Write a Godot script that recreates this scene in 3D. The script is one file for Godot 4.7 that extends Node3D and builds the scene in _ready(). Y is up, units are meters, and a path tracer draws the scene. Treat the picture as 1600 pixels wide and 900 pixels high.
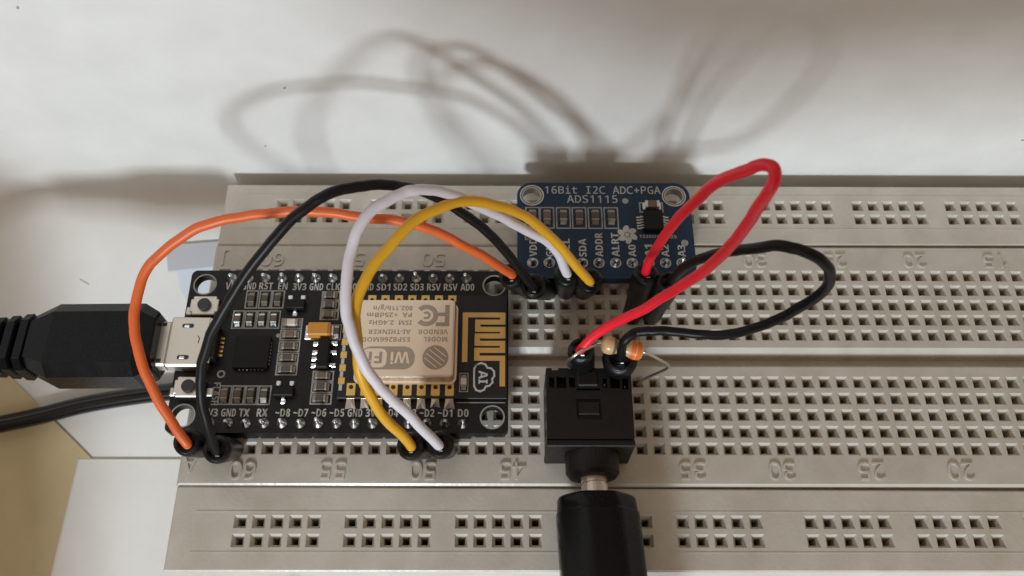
extends Node3D
# All lengths below are millimetres; S turns them into metres.
const S := 0.001
const COVE := 5.0
const WALL_Z := -33.6
const TABLE_Y := -8.5
const SLOPE := 0.53

var M := {}
var taken := {}
var letter_height := {}
var rng := RandomNumberGenerator.new()
var font: SystemFont
var mono: SystemFont
var thin: SystemFont


func _ready() -> void:
	rng.seed = 41
	# ---- camera -------------------------------------------------------
	var cam := Camera3D.new()
	cam.name = "camera"
	cam.fov = 35.447
	cam.near = 0.005
	cam.far = 6.0
	cam.basis = Basis(Vector3.UP, -0.0121) * Basis(Vector3.RIGHT, -1.1065) * Basis(Vector3.BACK, 0.0134)
	cam.position = Vector3(-1.4492, 125.4457, 51.1267) * S
	var lens := CameraAttributesPhysical.new()
	lens.frustum_focal_length = 12.0 / tan(deg_to_rad(35.447 / 2.0))
	lens.frustum_focus_distance = 0.122
	lens.frustum_near = 0.005
	lens.frustum_far = 6.0
	lens.exposure_aperture = 52.0
	cam.attributes = lens
	add_child(cam)
	cam.current = true
	# ---- room light ----------------------------------------------------
	var we := WorldEnvironment.new()
	we.name = "world_environment"
	var env := Environment.new()
	env.background_mode = Environment.BG_COLOR
	env.background_color = lin(0.42, 0.32, 0.225)
	env.tonemap_mode = Environment.TONE_MAPPER_LINEAR
	env.tonemap_exposure = 1.0
	env.sdfgi_enabled = true
	env.ssao_enabled = true
	env.ssil_enabled = true
	we.environment = env
	add_child(we)
	area_light("low_window_light", Vector3(-134, 236, 740), Vector3(10, 5, -20), Vector2(82, 92), Color(0.94, 0.98, 1.0), 0.40)
	area_light("wide_window_light", Vector3(-190, 250, 780), Vector3(-20, 0, 0), Vector2(760, 300), Color(0.78, 0.89, 1.0), 0.17)
	# ---- materials, setting, things ---------------------------------------
	make_materials()
	make_setting()
	make_breadboard()
	make_wifi_board()
	make_adc_board()
	make_audio()
	make_usb()
	make_jumpers()
	make_resistor()
	make_small_things()


func area_light(called: String, at: Vector3, aim: Vector3, size: Vector2, color: Color, energy: float) -> void:
	var l := AreaLight3D.new()
	l.name = called
	l.area_size = size * S
	l.light_color = color
	l.light_energy = energy
	l.shadow_enabled = true
	l.area_range = 4.0
	add_child(l)
	l.look_at_from_position(at * S, aim * S, Vector3.UP)


# ======================= helpers ===========================================
func lin(r: float, g: float, b: float, a := 1.0) -> Color:
	var c := Color(r, g, b).linear_to_srgb()
	c.a = a
	return c


func mat(called: String, c: Color, rough: float, metal := 0.0, spec := 0.5) -> StandardMaterial3D:
	var m := StandardMaterial3D.new()
	m.resource_name = called
	m.albedo_color = c
	m.roughness = rough
	m.metallic = metal
	m.metallic_specular = spec
	M[called] = m
	return m


# a dark plastic with fine dust and rubbed places
func worn(called: String, base: Color, dust: Color, rough: float, spec: float, seed_n: int) -> StandardMaterial3D:
	var m := mat(called, Color.WHITE, rough, 0.0, spec)
	var t := noise_tex(0.09, 512, lin(base.r, base.g, base.b), lin(dust.r, dust.g, dust.b), seed_n, false, 2.0, 5)
	var g := t.color_ramp
	g.set_offset(0, 0.52)
	g.add_point(0.72, lin(lerpf(base.r, dust.r, 0.35), lerpf(base.g, dust.g, 0.35), lerpf(base.b, dust.b, 0.35)))
	m.albedo_texture = t
	m.roughness_texture = noise_tex(0.02, 256, Color(0.7, 0.7, 0.7), Color(1, 1, 1), seed_n + 40)
	tri_uv(m, 0.05)
	return m


func noise_tex(freq: float, size: int, lo: Color, hi: Color, seed_n: int, normal := false, strength := 2.0, oct := 4) -> NoiseTexture2D:
	var n := FastNoiseLite.new()
	n.seed = seed_n
	n.frequency = freq
	n.fractal_octaves = oct
	var t := NoiseTexture2D.new()
	t.width = size
	t.height = size
	t.seamless = true
	t.noise = n
	if normal:
		t.as_normal_map = true
		t.bump_strength = strength
	else:
		var g := Gradient.new()
		g.set_color(0, lo)
		g.set_color(1, hi)
		t.color_ramp = g
	return t


func tri_uv(m: StandardMaterial3D, per_mm: float) -> void:
	m.uv1_triplanar = true
	m.uv1_world_triplanar = true
	m.uv1_scale = Vector3.ONE * per_mm / S


func make_materials() -> void:
	font = SystemFont.new()
	font.font_names = PackedStringArray(["Droid Sans"])
	font.font_weight = 700
	thin = SystemFont.new()
	thin.font_names = PackedStringArray(["Droid Sans"])
	mono = SystemFont.new()
	mono.font_names = PackedStringArray(["Droid Sans Mono"])
	var w := mat("white_paint", Color.WHITE, 0.6)
	w.albedo_texture = noise_tex(0.012, 512, lin(0.74, 0.735, 0.715), lin(0.82, 0.815, 0.80), 3)
	w.normal_enabled = true
	w.normal_texture = noise_tex(0.03, 512, Color.BLACK, Color.WHITE, 8, true, 1.5)
	w.normal_scale = 0.25
	tri_uv(w, 0.012)
	var t := mat("white_table", Color.WHITE, 0.55)
	t.albedo_texture = noise_tex(0.012, 512, lin(0.78, 0.775, 0.76), lin(0.86, 0.855, 0.84), 12)
	tri_uv(t, 0.011)
	var p := mat("ivory_plastic", Color.WHITE, 0.3)
	p.albedo_texture = noise_tex(0.01, 512, lin(0.605, 0.575, 0.515), lin(0.675, 0.645, 0.585), 5, false, 2.0, 6)
	p.roughness_texture = noise_tex(0.015, 256, Color(0.75, 0.75, 0.75), Color(1, 1, 1), 77)
	p.detail_enabled = true
	p.detail_blend_mode = BaseMaterial3D.BLEND_MODE_MUL
	p.detail_albedo = noise_tex(0.006, 512, Color(0.93, 0.925, 0.91), Color(1, 1, 1), 61, false, 2.0, 6)
	p.normal_enabled = true
	p.normal_texture = noise_tex(0.08, 512, Color.BLACK, Color.WHITE, 9, true, 2.0)
	p.normal_scale = 0.12
	tri_uv(p, 0.03)
	mat("clip_metal", lin(0.5, 0.42, 0.3), 0.4, 0.9)
	worn("black_pcb", Color(0.009, 0.0086, 0.009), Color(0.021, 0.020, 0.0195), 0.5, 0.38, 52)
	mat("hole_dark", lin(0.03, 0.022, 0.015), 0.7)
	mat("module_pcb", lin(0.012, 0.011, 0.011), 0.42, 0.0, 0.45)
	mat("blue_pcb", lin(0.004, 0.023, 0.060), 0.4, 0.0, 0.45)
	mat("silk", lin(0.52, 0.52, 0.52), 0.7)
	mat("silk_dim", lin(0.36, 0.36, 0.35), 0.7)
	mat("solder", lin(0.72, 0.72, 0.72), 0.28, 1.0)
	mat("tin", lin(0.66, 0.63, 0.58), 0.38, 0.9)
	mat("dull_tin", lin(0.34, 0.31, 0.27), 0.55, 0.5)
	mat("steel", lin(0.68, 0.63, 0.55), 0.36, 0.85)
	mat("shield_metal", lin(0.90, 0.75, 0.59), 0.34, 0.6)
	mat("etched", lin(0.40, 0.33, 0.26), 0.7, 0.2)
	mat("gold", lin(0.72, 0.45, 0.15), 0.42, 0.55)
	mat("gold_pad", lin(0.80, 0.52, 0.16), 0.35, 0.7)
	mat("chip_black", lin(0.009, 0.0085, 0.0085), 0.55, 0.0, 0.35)
	mat("resistor_body", lin(0.085, 0.075, 0.062), 0.5)
	mat("capacitor_body", lin(0.17, 0.12, 0.08), 0.5)
	mat("tantalum", lin(0.62, 0.27, 0.03), 0.5)
	mat("tantalum_band", lin(0.42, 0.14, 0.02), 0.5)
	mat("led_white", lin(0.72, 0.66, 0.58), 0.3)
	mat("switch_black", lin(0.03, 0.03, 0.032), 0.5)
	var h := mat("black_plastic", lin(0.006, 0.006, 0.006), 0.36, 0.0, 0.4)
	h.normal_enabled = true
	h.normal_texture = noise_tex(0.12, 256, Color.BLACK, Color.WHITE, 31, true, 3.0)
	h.normal_scale = 0.25
	tri_uv(h, 0.12)
	var j := worn("jack_plastic", Color(0.0125, 0.0105, 0.0105), Color(0.026, 0.024, 0.023), 0.5, 0.32, 53)
	j.normal_enabled = true
	j.normal_texture = noise_tex(0.15, 256, Color.BLACK, Color.WHITE, 33, true, 3.0)
	j.normal_scale = 0.2
	tri_uv(j, 0.1)
	var rb := worn("rubber", Color(0.0048, 0.005, 0.0058), Color(0.009, 0.009, 0.0095), 0.3, 0.3, 51)
	rb.normal_enabled = true
	rb.normal_texture = noise_tex(0.1, 256, Color.BLACK, Color.WHITE, 35, true, 2.0)
	rb.normal_scale = 0.06
	mat("cable_sheath", lin(0.006, 0.006, 0.008), 0.2, 0.0, 0.5)
	mat("wire_orange", lin(0.72, 0.135, 0.03), 0.42)
	mat("wire_black", lin(0.006, 0.0058, 0.0062), 0.4, 0.0, 0.35)
	mat("wire_white", lin(0.66, 0.63, 0.68), 0.45)
	mat("wire_yellow", lin(0.70, 0.37, 0.015), 0.42)
	mat("wire_red", lin(0.86, 0.014, 0.034), 0.38)
	mat("resistor_beige", lin(0.62, 0.40, 0.20), 0.3, 0.0, 0.6)
	mat("band_orange", lin(0.75, 0.16, 0.02), 0.35)
	mat("lead_wire", lin(0.66, 0.62, 0.56), 0.3, 0.95)
	mat("blue_card", lin(0.66, 0.71, 0.79), 0.6)
	mat("grey_card", lin(0.50, 0.51, 0.54), 0.6)
	mat("scuff_grey", lin(0.60, 0.58, 0.55), 0.8)
	var ct := mat("shade_tan", Color.WHITE, 0.8)  # tan that stands in for brown shade at lower left
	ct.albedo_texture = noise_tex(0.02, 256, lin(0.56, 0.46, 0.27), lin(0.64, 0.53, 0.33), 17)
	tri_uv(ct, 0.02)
	mat("blocker_brown", lin(0.34, 0.25, 0.15), 0.8)  # colour of the two added, unseen light blockers
	mat("speck", lin(0.42, 0.39, 0.35), 0.8)
	mat("rust_crumb", lin(0.25, 0.06, 0.03), 0.8)


func numbered(called: String) -> String:
	var n: int = taken.get(called, 0)
	taken[called] = n + 1
	return called if n == 0 else "%s_%03d" % [called, n]


func origin_of(n: Node3D) -> Vector3:
	var o := Vector3.ZERO
	var k: Node = n
	while k is Node3D and k != self:
		o += k.position
		k = k.get_parent()
	return o


func thing(called: String, label: String, category: String, at: Vector3, group := "") -> Node3D:
	var o := Node3D.new()
	o.name = numbered(called)
	add_child(o)
	o.position = at * S
	tag(o, label, category, group)
	return o


func tag(o: Node, label: String, category: String, group := "", kind := "") -> void:
	o.set_meta("label", label)
	o.set_meta("category", category)
	if group:
		o.set_meta("group", group)
	if kind:
		o.set_meta("kind", kind)


func new_st() -> SurfaceTool:
	var st := SurfaceTool.new()
	st.begin(Mesh.PRIMITIVE_TRIANGLES)
	st.set_smooth_group(-1)
	return st


func done(st: SurfaceTool) -> ArrayMesh:
	st.generate_normals()
	return st.commit()


# a mesh whose vertices are in scene millimetres, hung under parent
func obj(called: String, st: SurfaceTool, m: String, parent: Node3D = null) -> MeshInstance3D:
	var o := MeshInstance3D.new()
	o.mesh = done(st)
	o.material_override = M[m]
	hang(o, called, parent)
	o.position = -origin_of(parent) if parent else Vector3.ZERO
	return o


func hang(o: Node3D, called: String, parent: Node3D) -> void:
	o.name = called if parent else numbered(called)
	if parent:
		parent.add_child(o, true)
	else:
		add_child(o, true)


# a shared mesh (its own millimetres round its own origin) put at a place
func put(called: String, mesh: Mesh, m: String, parent: Node3D, at: Vector3, turn := 0.0) -> MeshInstance3D:
	var o := MeshInstance3D.new()
	o.mesh = mesh
	o.material_override = M[m]
	hang(o, called, parent)
	o.basis = Basis(Vector3.UP, turn)
	o.position = at * S - (origin_of(parent) if parent else Vector3.ZERO)
	return o


func tri(st: SurfaceTool, a: Vector3, b: Vector3, c: Vector3, inside: Vector3) -> void:
	var n := (c - a).cross(b - a)
	if n.dot((a + b + c) / 3.0 - inside) < 0.0:
		var k := b
		b = c
		c = k
	st.add_vertex(a * S)
	st.add_vertex(b * S)
	st.add_vertex(c * S)


func quad(st: SurfaceTool, a: Vector3, b: Vector3, c: Vector3, d: Vector3, inside: Vector3) -> void:
	tri(st, a, b, c, inside)
	tri(st, a, c, d, inside)


func up_quad(st: SurfaceTool, x0: float, z0: float, x1: float, z1: float, y: float) -> void:
	if x1 - x0 < 1e-4 or z1 - z0 < 1e-4:
		return
	quad(st, Vector3(x0, y, z0), Vector3(x1, y, z0), Vector3(x1, y, z1), Vector3(x0, y, z1), Vector3((x0 + x1) / 2, y - 5, (z0 + z1) / 2))


# a box with every edge chamfered by b; ax gives its three directions
func bevel_box(st: SurfaceTool, c: Vector3, size: Vector3, b := 0.1, ax := Basis.IDENTITY) -> void:
	var h := size / 2.0
	b = minf(b, minf(h.x, minf(h.y, h.z)) * 0.9)
	var v := {}
	for sx in [-1, 1]:
		for sy in [-1, 1]:
			for sz in [-1, 1]:
				var s := Vector3(sx, sy, sz)
				for k in 3:
					var p := Vector3(h.x - b, h.y - b, h.z - b)
					p[k] = h[k]
					v[[sx, sy, sz, k]] = c + ax * (p * s)
	for k in 3:
		var i := (k + 1) % 3
		var j := (k + 2) % 3
		for s in [-1, 1]:
			var q := []
			for e in [[-1, -1], [1, -1], [1, 1], [-1, 1]]:
				var key := [0, 0, 0, k]
				key[k] = s
				key[i] = e[0]
				key[j] = e[1]
				q.append(v[key])
			quad(st, q[0], q[1], q[2], q[3], c)
		# the four edges that run along k
		for si in [-1, 1]:
			for sj in [-1, 1]:
				var q := []
				for e in [[-1, i], [1, i], [1, j], [-1, j]]:
					var key := [0, 0, 0, e[1]]
					key[k] = e[0]
					key[i] = si
					key[j] = sj
					q.append(v[key])
				quad(st, q[0], q[1], q[2], q[3], c)
	for sx in [-1, 1]:
		for sy in [-1, 1]:
			for sz in [-1, 1]:
				tri(st, v[[sx, sy, sz, 0]], v[[sx, sy, sz, 1]], v[[sx, sy, sz, 2]], c)


func box_mesh(size: Vector3, b := 0.08) -> ArrayMesh:
	var st := new_st()
	bevel_box(st, Vector3.ZERO, size, b)
	return done(st)


# rings of equal length joined into a skin, ends closed
func loft(st: SurfaceTool, rings: Array, smooth := false, close := true) -> void:
	st.set_smooth_group(1 if smooth else -1)
	for i in rings.size() - 1:
		var a: Array = rings[i]
		var b: Array = rings[i + 1]
		var c := Vector3.ZERO
		for p in a:
			c += p
		for p in b:
			c += p
		c /= a.size() + b.size()
		for k in a.size():
			var n := (k + 1) % a.size()
			quad(st, a[k], a[n], b[n], b[k], c)
	st.set_smooth_group(-1)
	if close:
		for e in [0, rings.size() - 1]:
			var r: Array = rings[e]
			var other: Array = rings[1 if e == 0 else rings.size() - 2]
			var c := Vector3.ZERO
			var oc := Vector3.ZERO
			for p in r:
				c += p
			for p in other:
				oc += p
			c /= r.size()
			oc /= r.size()
			for k in r.size():
				tri(st, c, r[k], r[(k + 1) % r.size()], oc)


func smooth_path(pts: Array, per := 8) -> Array:
	var out := []
	for i in pts.size() - 1:
		var p0: Vector3 = pts[maxi(i - 1, 0)]
		var p1: Vector3 = pts[i]
		var p2: Vector3 = pts[i + 1]
		var p3: Vector3 = pts[mini(i + 2, pts.size() - 1)]
		for k in per:
			out.append(p1.cubic_interpolate(p2, p0, p3, float(k) / per))
	out.append(pts[-1])
	return out


func tube(st: SurfaceTool, path: Array, r: Variant, sides := 14, smooth := true, close := true) -> void:
	var rings := []
	var t: Vector3 = (path[1] - path[0]).normalized()
	var u := t.cross(Vector3.UP if absf(t.y) < 0.9 else Vector3.RIGHT).normalized()
	for i in path.size():
		var a: Vector3 = path[maxi(i - 1, 0)]
		var b: Vector3 = path[mini(i + 1, path.size() - 1)]
		t = (b - a).normalized()
		u = (u - t * u.dot(t)).normalized()
		var w := t.cross(u)
		var rr: float = r[i] if r is Array else r
		var ring := []
		for k in sides:
			var ang := TAU * k / sides
			ring.append(path[i] + (u * cos(ang) + w * sin(ang)) * rr)
		rings.append(ring)
	loft(st, rings, smooth, close)


# flat washer or disc lying on y (r0 = 0 gives a disc), with a little thickness
func washer(st: SurfaceTool, c: Vector3, r0: float, r1: float, thick: float, a0 := 0.0, a1 := TAU, n := 28) -> void:
	for k in n:
		var a := a0 + (a1 - a0) * k / n
		var b := a0 + (a1 - a0) * (k + 1) / n
		var da := Vector3(cos(a), 0, sin(a))
		var db := Vector3(cos(b), 0, sin(b))
		var up := Vector3.UP * thick
		var mid := c + (da + db) * (r0 + r1) / 4 + up * 0.5
		if r0 > 0.0:
			quad(st, c + da * r0 + up, c + da * r1 + up, c + db * r1 + up, c + db * r0 + up, mid)
			quad(st, c + da * r0, c + da * r0 + up, c + db * r0 + up, c + db * r0, mid)
		else:
			tri(st, c + up, c + da * r1 + up, c + db * r1 + up, mid)
		quad(st, c + da * r1, c + da * r1 + up, c + db * r1 + up, c + db * r1, mid)


func flat_box(st: SurfaceTool, x0: float, z0: float, x1: float, z1: float, y: float, thick := 0.03) -> void:
	var c := Vector3((x0 + x1) / 2, y + thick / 2, (z0 + z1) / 2)
	var p := []
	for e in [[x0, z0], [x1, z0], [x1, z1], [x0, z1]]:
		p.append(Vector3(e[0], y, e[1]))
	var up := Vector3.UP * thick
	quad(st, p[0] + up, p[1] + up, p[2] + up, p[3] + up, c)
	for k in 4:
		quad(st, p[k], p[(k + 1) % 4], p[(k + 1) % 4] + up, p[k] + up, c)


func frame_line(st: SurfaceTool, cx: float, cz: float, w: float, d: float, y: float, line := 0.2) -> void:
	flat_box(st, cx - w / 2, cz - d / 2, cx + w / 2, cz - d / 2 + line, y)
	flat_box(st, cx - w / 2, cz + d / 2 - line, cx + w / 2, cz + d / 2, y)
	flat_box(st, cx - w / 2, cz - d / 2 + line, cx - w / 2 + line, cz + d / 2 - line, y)
	flat_box(st, cx + w / 2 - line, cz - d / 2 + line, cx + w / 2, cz + d / 2 - line, y)


func polyline_flat(st: SurfaceTool, pts: Array, width: float, y: float, thick := 0.04) -> void:
	for i in pts.size() - 1:
		var a := Vector3(pts[i].x, y, pts[i].y)
		var b := Vector3(pts[i + 1].x, y, pts[i + 1].y)
		var d := (b - a).normalized()
		var n := d.cross(Vector3.UP) * width / 2
		var e := d * width / 2 * (1.0 - 0.001 * (i % 3))
		var up := Vector3.UP * (thick + 0.0015 * (i % 2))
		a -= e
		b += e
		var c := (a + b) / 2 + up / 2
		quad(st, a + n + up, b + n + up, b - n + up, a - n + up, c)
		quad(st, a + n, b + n, b + n + up, a + n + up, c)
		quad(st, a - n, b - n, b - n + up, a - n + up, c)
		quad(st, a - n, a + n, a + n + up, a - n + up, c)
		quad(st, b - n, b + n, b + n + up, b - n + up, c)


# lettering lying on a level surface; cap is the height of a capital
func text(called: String, s: String, cap: float, at: Vector3, m: String, parent: Node3D, turn := 0.0, width := 0.0, depth := 0.04, f: Font = null) -> MeshInstance3D:
	var t := TextMesh.new()
	t.text = s
	t.font = f if f else font
	t.font_size = 48
	if not letter_height.has(t.font):
		var probe := TextMesh.new()
		probe.font = t.font
		probe.font_size = 48
		probe.pixel_size = 1.0
		probe.curve_step = 2.0
		probe.text = "H"
		letter_height[t.font] = probe.get_aabb().size.y
	t.pixel_size = cap / letter_height[t.font]
	t.depth = depth
	t.curve_step = 2.0
	t.horizontal_alignment = HORIZONTAL_ALIGNMENT_CENTER
	t.vertical_alignment = VERTICAL_ALIGNMENT_CENTER
	var o := MeshInstance3D.new()
	o.mesh = t
	o.material_override = M[m]
	hang(o, called, parent)
	var k := 1.0
	var box := t.get_aabb()
	if width > 0.0 and box.size.x > 0.0:
		k = width / box.size.x
	o.basis = Basis(Vector3.UP, turn) * Basis(Vector3.RIGHT, -PI / 2) * Basis.from_scale(Vector3(k, 1, 1) * S)
	var mid := o.basis * box.get_center()
	o.position = (at + Vector3(0, depth / 2, 0)) * S - mid - origin_of(parent)
	return o


# ======================= setting ===========================================
func make_setting() -> void:
	# one painted surface: it slopes up towards the back, then curves into an upright wall
	var st := new_st()
	var tilt := atan(SLOPE)
	var prof := [Vector2(420, slope_y(WALL_Z + COVE) - SLOPE * (420 - WALL_Z - COVE))]
	var hinge := Vector2(WALL_Z + COVE, slope_y(WALL_Z + COVE) + COVE * sqrt(1.0 + SLOPE * SLOPE))
	for k in 15:
		var a := lerpf(tilt, PI / 2, k / 14.0)
		prof.append(hinge + Vector2(-sin(a), -cos(a)) * COVE)
	prof.append(Vector2(WALL_Z, 260))
	st.set_smooth_group(2)
	for i in prof.size() - 1:
		var a: Vector2 = prof[i]
		var b: Vector2 = prof[i + 1]
		quad(st, Vector3(-500, a.y, a.x), Vector3(500, a.y, a.x), Vector3(500, b.y, b.x), Vector3(-500, b.y, b.x), Vector3(0, a.y - 60, a.x - 60))
	st.set_smooth_group(-1)
	bevel_box(st, Vector3(0, 100, WALL_Z - 8), Vector3(1000, 320, 15), 0.5)
	var w := obj("wall", st, "white_paint")
	for e in [[-33.9, 21.1, 0.4, 0.3], [-40.1, 6.7, 0.3, 0.25], [-64.9, 37, 0.5, 0.3], [80, 9, 0.3, 0.5]]:
		st = new_st()
		bevel_box(st, Vector3(e[0], e[1], WALL_Z + 0.05), Vector3(e[2], e[3], 0.12), 0.03, Basis(Vector3.BACK, e[0]))
		obj("scuff", st, "speck", w)
	for e in [[-75, -20, 1.8, 0.25, -0.5], [-68, -9.5, 2.0, 0.25, -0.1]]:
		st = new_st()
		bevel_box(st, Vector3(e[0], slope_y(e[1]) + 0.06, e[1]), Vector3(e[2], 0.1, e[3]), 0.03, Basis(Vector3.RIGHT, atan(SLOPE)) * Basis(Vector3.UP, e[4]))
		obj("scuff", st, "scuff_grey", w)
	tag(w, "white painted surface sloping up and curving into a wall behind the breadboard, marked by soft wire shadows", "wall", "", "structure")


func slope_y(z: float) -> float:
	return -8.9 - SLOPE * (z + 31.0)


# ======================= breadboard ========================================
func hole_cell(st: SurfaceTool, dark: SurfaceTool, clips: SurfaceTool, x: float, z: float, y: float) -> void:
	var h := 1.27
	var o := 0.91 + rng.randf_range(-0.015, 0.015)
	var i := 0.47
	var levels := [[h, y], [o, y], [o - 0.05, y - 0.06], [i, y - 0.8], [i, y - 3.6]]
	var rings := []
	for l in levels:
		rings.append([Vector3(x - l[0], l[1], z - l[0]), Vector3(x + l[0], l[1], z - l[0]), Vector3(x + l[0], l[1], z + l[0]), Vector3(x - l[0], l[1], z + l[0])])
	var below := Vector3(x, y - 60, z)
	for k in 4:
		var n := (k + 1) % 4
		quad(st, rings[0][k], rings[0][n], rings[1][n], rings[1][k], below)
		for lv in [1, 2, 3]:
			# faces look inward to the hole's axis
			var a: Vector3 = rings[lv][k]
			var b: Vector3 = rings[lv][n]
			var m := (a + b) / 2
			var away := m + (m - Vector3(x, m.y, z)) * 5.0
			away.y -= 3.0
			quad(st, a, b, rings[lv + 1][n], rings[lv + 1][k], away)
	for sgn in [-1, 1]:
		var cx: float = x + sgn * (0.22 + rng.randf_range(-0.06, 0.06))
		var cy := y - 2.6
		quad(clips, Vector3(cx + sgn * 0.2, cy + 0.5, z - 0.3), Vector3(cx + sgn * 0.2, cy + 0.5, z + 0.3), Vector3(cx, cy, z + 0.3), Vector3(cx, cy, z - 0.3), Vector3(cx + sgn * 2.0, cy - 2.0, z))
	var f: Array = rings[4]
	quad(dark, f[0], f[1], f[2], f[3], Vector3(x, y - 60, z))  # dark floor colour stands in for occlusion down the shaft


func hole_field(st: SurfaceTool, dark: SurfaceTool, clips: SurfaceTool, xs: Array, zs: Array, x0: float, x1: float, z0: float, z1: float, y: float) -> void:
	var z := z0
	for rz in zs:
		up_quad(st, x0, z, x1, rz - 1.27, y)
		var x := x0
		for rx in xs:
			up_quad(st, x, rz - 1.27, rx - 1.27, rz + 1.27, y)
			hole_cell(st, dark, clips, rx, rz, y)
			x = rx + 1.27
		up_quad(st, x, rz - 1.27, x1, rz + 1.27, y)
		z = rz + 1.27
	up_quad(st, x0, z, x1, z1, y)


# the sides of a strip: a chamfered rim and walls down to the table
func skirt(st: SurfaceTool, top: Array, y: float, ch: float, bottom: float) -> void:
	var c := Vector3.ZERO
	for p in top:
		c += p
	c = c / 4 + Vector3(0, -4, 0)
	var out := [Vector3(-1, 0, -1), Vector3(1, 0, -1), Vector3(1, 0, 1), Vector3(-1, 0, 1)]
	for k in 4:
		var n := (k + 1) % 4
		var a: Vector3 = top[k]
		var b: Vector3 = top[n]
		var a1: Vector3 = a + out[k] * ch + Vector3(0, -ch, 0)
		var b1: Vector3 = b + out[n] * ch + Vector3(0, -ch, 0)
		quad(st, a, b, b1, a1, c)
		quad(st, a1, b1, Vector3(b1.x, bottom, b1.z), Vector3(a1.x, bottom, a1.z), c)
	quad(st, Vector3(top[0].x, bottom, top[0].z), Vector3(top[1].x, bottom, top[1].z), Vector3(top[2].x, bottom, top[2].z), Vector3(top[3].x, bottom, top[3].z), c)


func make_breadboard() -> void:
	var t := thing("breadboard", "long ivory solderless breadboard with numbered holes lying under all the electronics", "breadboard", Vector3(33, TABLE_Y, 0))
	var L := -47.4
	var R := 113.4
	var xs := []
	for k in 63:
		xs.append(-45.72 + 2.54 * k)
	var st := new_st()
	var dark := new_st()
	var clips := new_st()
	# far half, groove, near half
	hole_field(st, dark, clips, xs, [-13.97, -11.43, -8.89, -6.35, -3.81], L, R, -18.9, -1.75, 0)
	hole_field(st, dark, clips, xs, [3.81, 6.35, 8.89, 11.43, 13.97], L, R, 1.45, 19.0, 0)
	var in_groove := Vector3(33, 40, -0.1)
	var prof := [Vector2(-1.75, 0), Vector2(-0.75, -1.05), Vector2(-0.7, -2.6), Vector2(1.1, -2.6), Vector2(1.15, -0.3), Vector2(1.45, 0)]
	for i in prof.size() - 1:
		var a: Vector2 = prof[i]
		var b: Vector2 = prof[i + 1]
		var m := Vector3(33, (a.y + b.y) / 2, (a.x + b.x) / 2)
		quad(st, Vector3(L, a.y, a.x), Vector3(R, a.y, a.x), Vector3(R, b.y, b.x), Vector3(L, b.y, b.x), m + (m - in_groove) * 3)
	skirt(st, [Vector3(L, 0, -18.9), Vector3(R, 0, -18.9), Vector3(R, 0, 19.0), Vector3(L, 0, 19.0)], 0, 0.42, TABLE_Y)
	var strip := obj("terminal_strip", st, "ivory_plastic", t)
	obj("contact_hole_floors", dark, "hole_dark", strip)
	obj("spring_clips", clips, "clip_metal", strip)
	for k in range(1, 13):
		var x := 2.54 * (45 - k * 5)
		text("embossed_number", str(k * 5), 2.5, Vector3(x - 0.6, 0, 17.2), "ivory_plastic", strip, PI, 3.7 if k > 1 else 1.7, 0.22, thin)
		text("embossed_number", str(k * 5), 2.3, Vector3(x - 0.4, 0, -16.6), "ivory_plastic", strip, PI, 3.6 if k > 1 else 1.7, 0.22, thin)
	for e in [[-46.2, 16.4, "A"], [-46.0, -16.9, "J"], [112.2, 16.4, "A"], [112.2, -16.9, "J"]]:
		text("embossed_letter", e[2], 2.2, Vector3(e[0], 0, e[1]), "ivory_plastic", strip, PI, 0.0, 0.2, thin)
	# rails
	var rx := []
	for s in [-15, -9, -3, 3, 9, 16, 22, 28, 34, 40]:
		for k in 5:
			rx.append(2.54 * (s + k))
	for side in [0, 1]:
		st = new_st()
		dark = new_st()
		clips = new_st()
		var y := -0.12
		var z0 := -30.55 if side == 0 else 20.4
		var z1 := -20.3 if side == 0 else 30.75
		var rows := [-26.93, -24.39] if side == 0 else [24.33, 26.87]
		hole_field(st, dark, clips, rx, rows, L, R, z0, z1, y)
		# a wedge closes towards the left end, so that the joint opens to the right
		var edge := []
		if side == 0:
			quad(st, Vector3(L, y, z1), Vector3(R, y, z1), Vector3(R, y, -19.95), Vector3(L, y, -19.5), Vector3(33, -50, -20))
			edge = [Vector3(L, y, z0), Vector3(R, y, z0), Vector3(R, y, -19.95), Vector3(L, y, -19.5)]
		else:
			quad(st, Vector3(L, y, z0), Vector3(R, y, z0), Vector3(R, y, 20.3), Vector3(L, y, 19.62), Vector3(33, -50, 20))
			edge = [Vector3(L, y, 19.62), Vector3(R, y, 20.3), Vector3(R, y, z1), Vector3(L, y, z1)]
		up_quad(st, L, -19.9 if side == 0 else 19.1, R, -19.0 if side == 0 else 20.2, -1.5)
		skirt(st, edge, y, 0.22, TABLE_Y)
		var rail := obj("power_rail", st, "ivory_plastic", t)
		obj("contact_hole_floors", dark, "hole_dark", rail)
		obj("spring_clips", clips, "clip_metal", rail)
		# faint moulded lines beside the two rows
		st = new_st()
		for zz in ([-28.9, -22.6] if side == 0 else [22.85, 28.35]):
			flat_box(st, L + 3, zz, R - 3, zz + 0.16, y, 0.04)
		obj("moulded_line", st, "ivory_plastic", rail)


# ======================= boards ============================================
func rounded_rect(x0: float, z0: float, x1: float, z1: float, r: float, n := 6) -> PackedVector2Array:
	var p := PackedVector2Array()
	for e in [[x1 - r, z1 - r, 0.0], [x0 + r, z1 - r, PI / 2], [x0 + r, z0 + r, PI], [x1 - r, z0 + r, 3 * PI / 2]]:
		for k in n + 1:
			var a: float = e[2] + PI / 2 * k / n
			p.append(Vector2(e[0] + cos(a) * r, e[1] + sin(a) * r))
	return p


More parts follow.
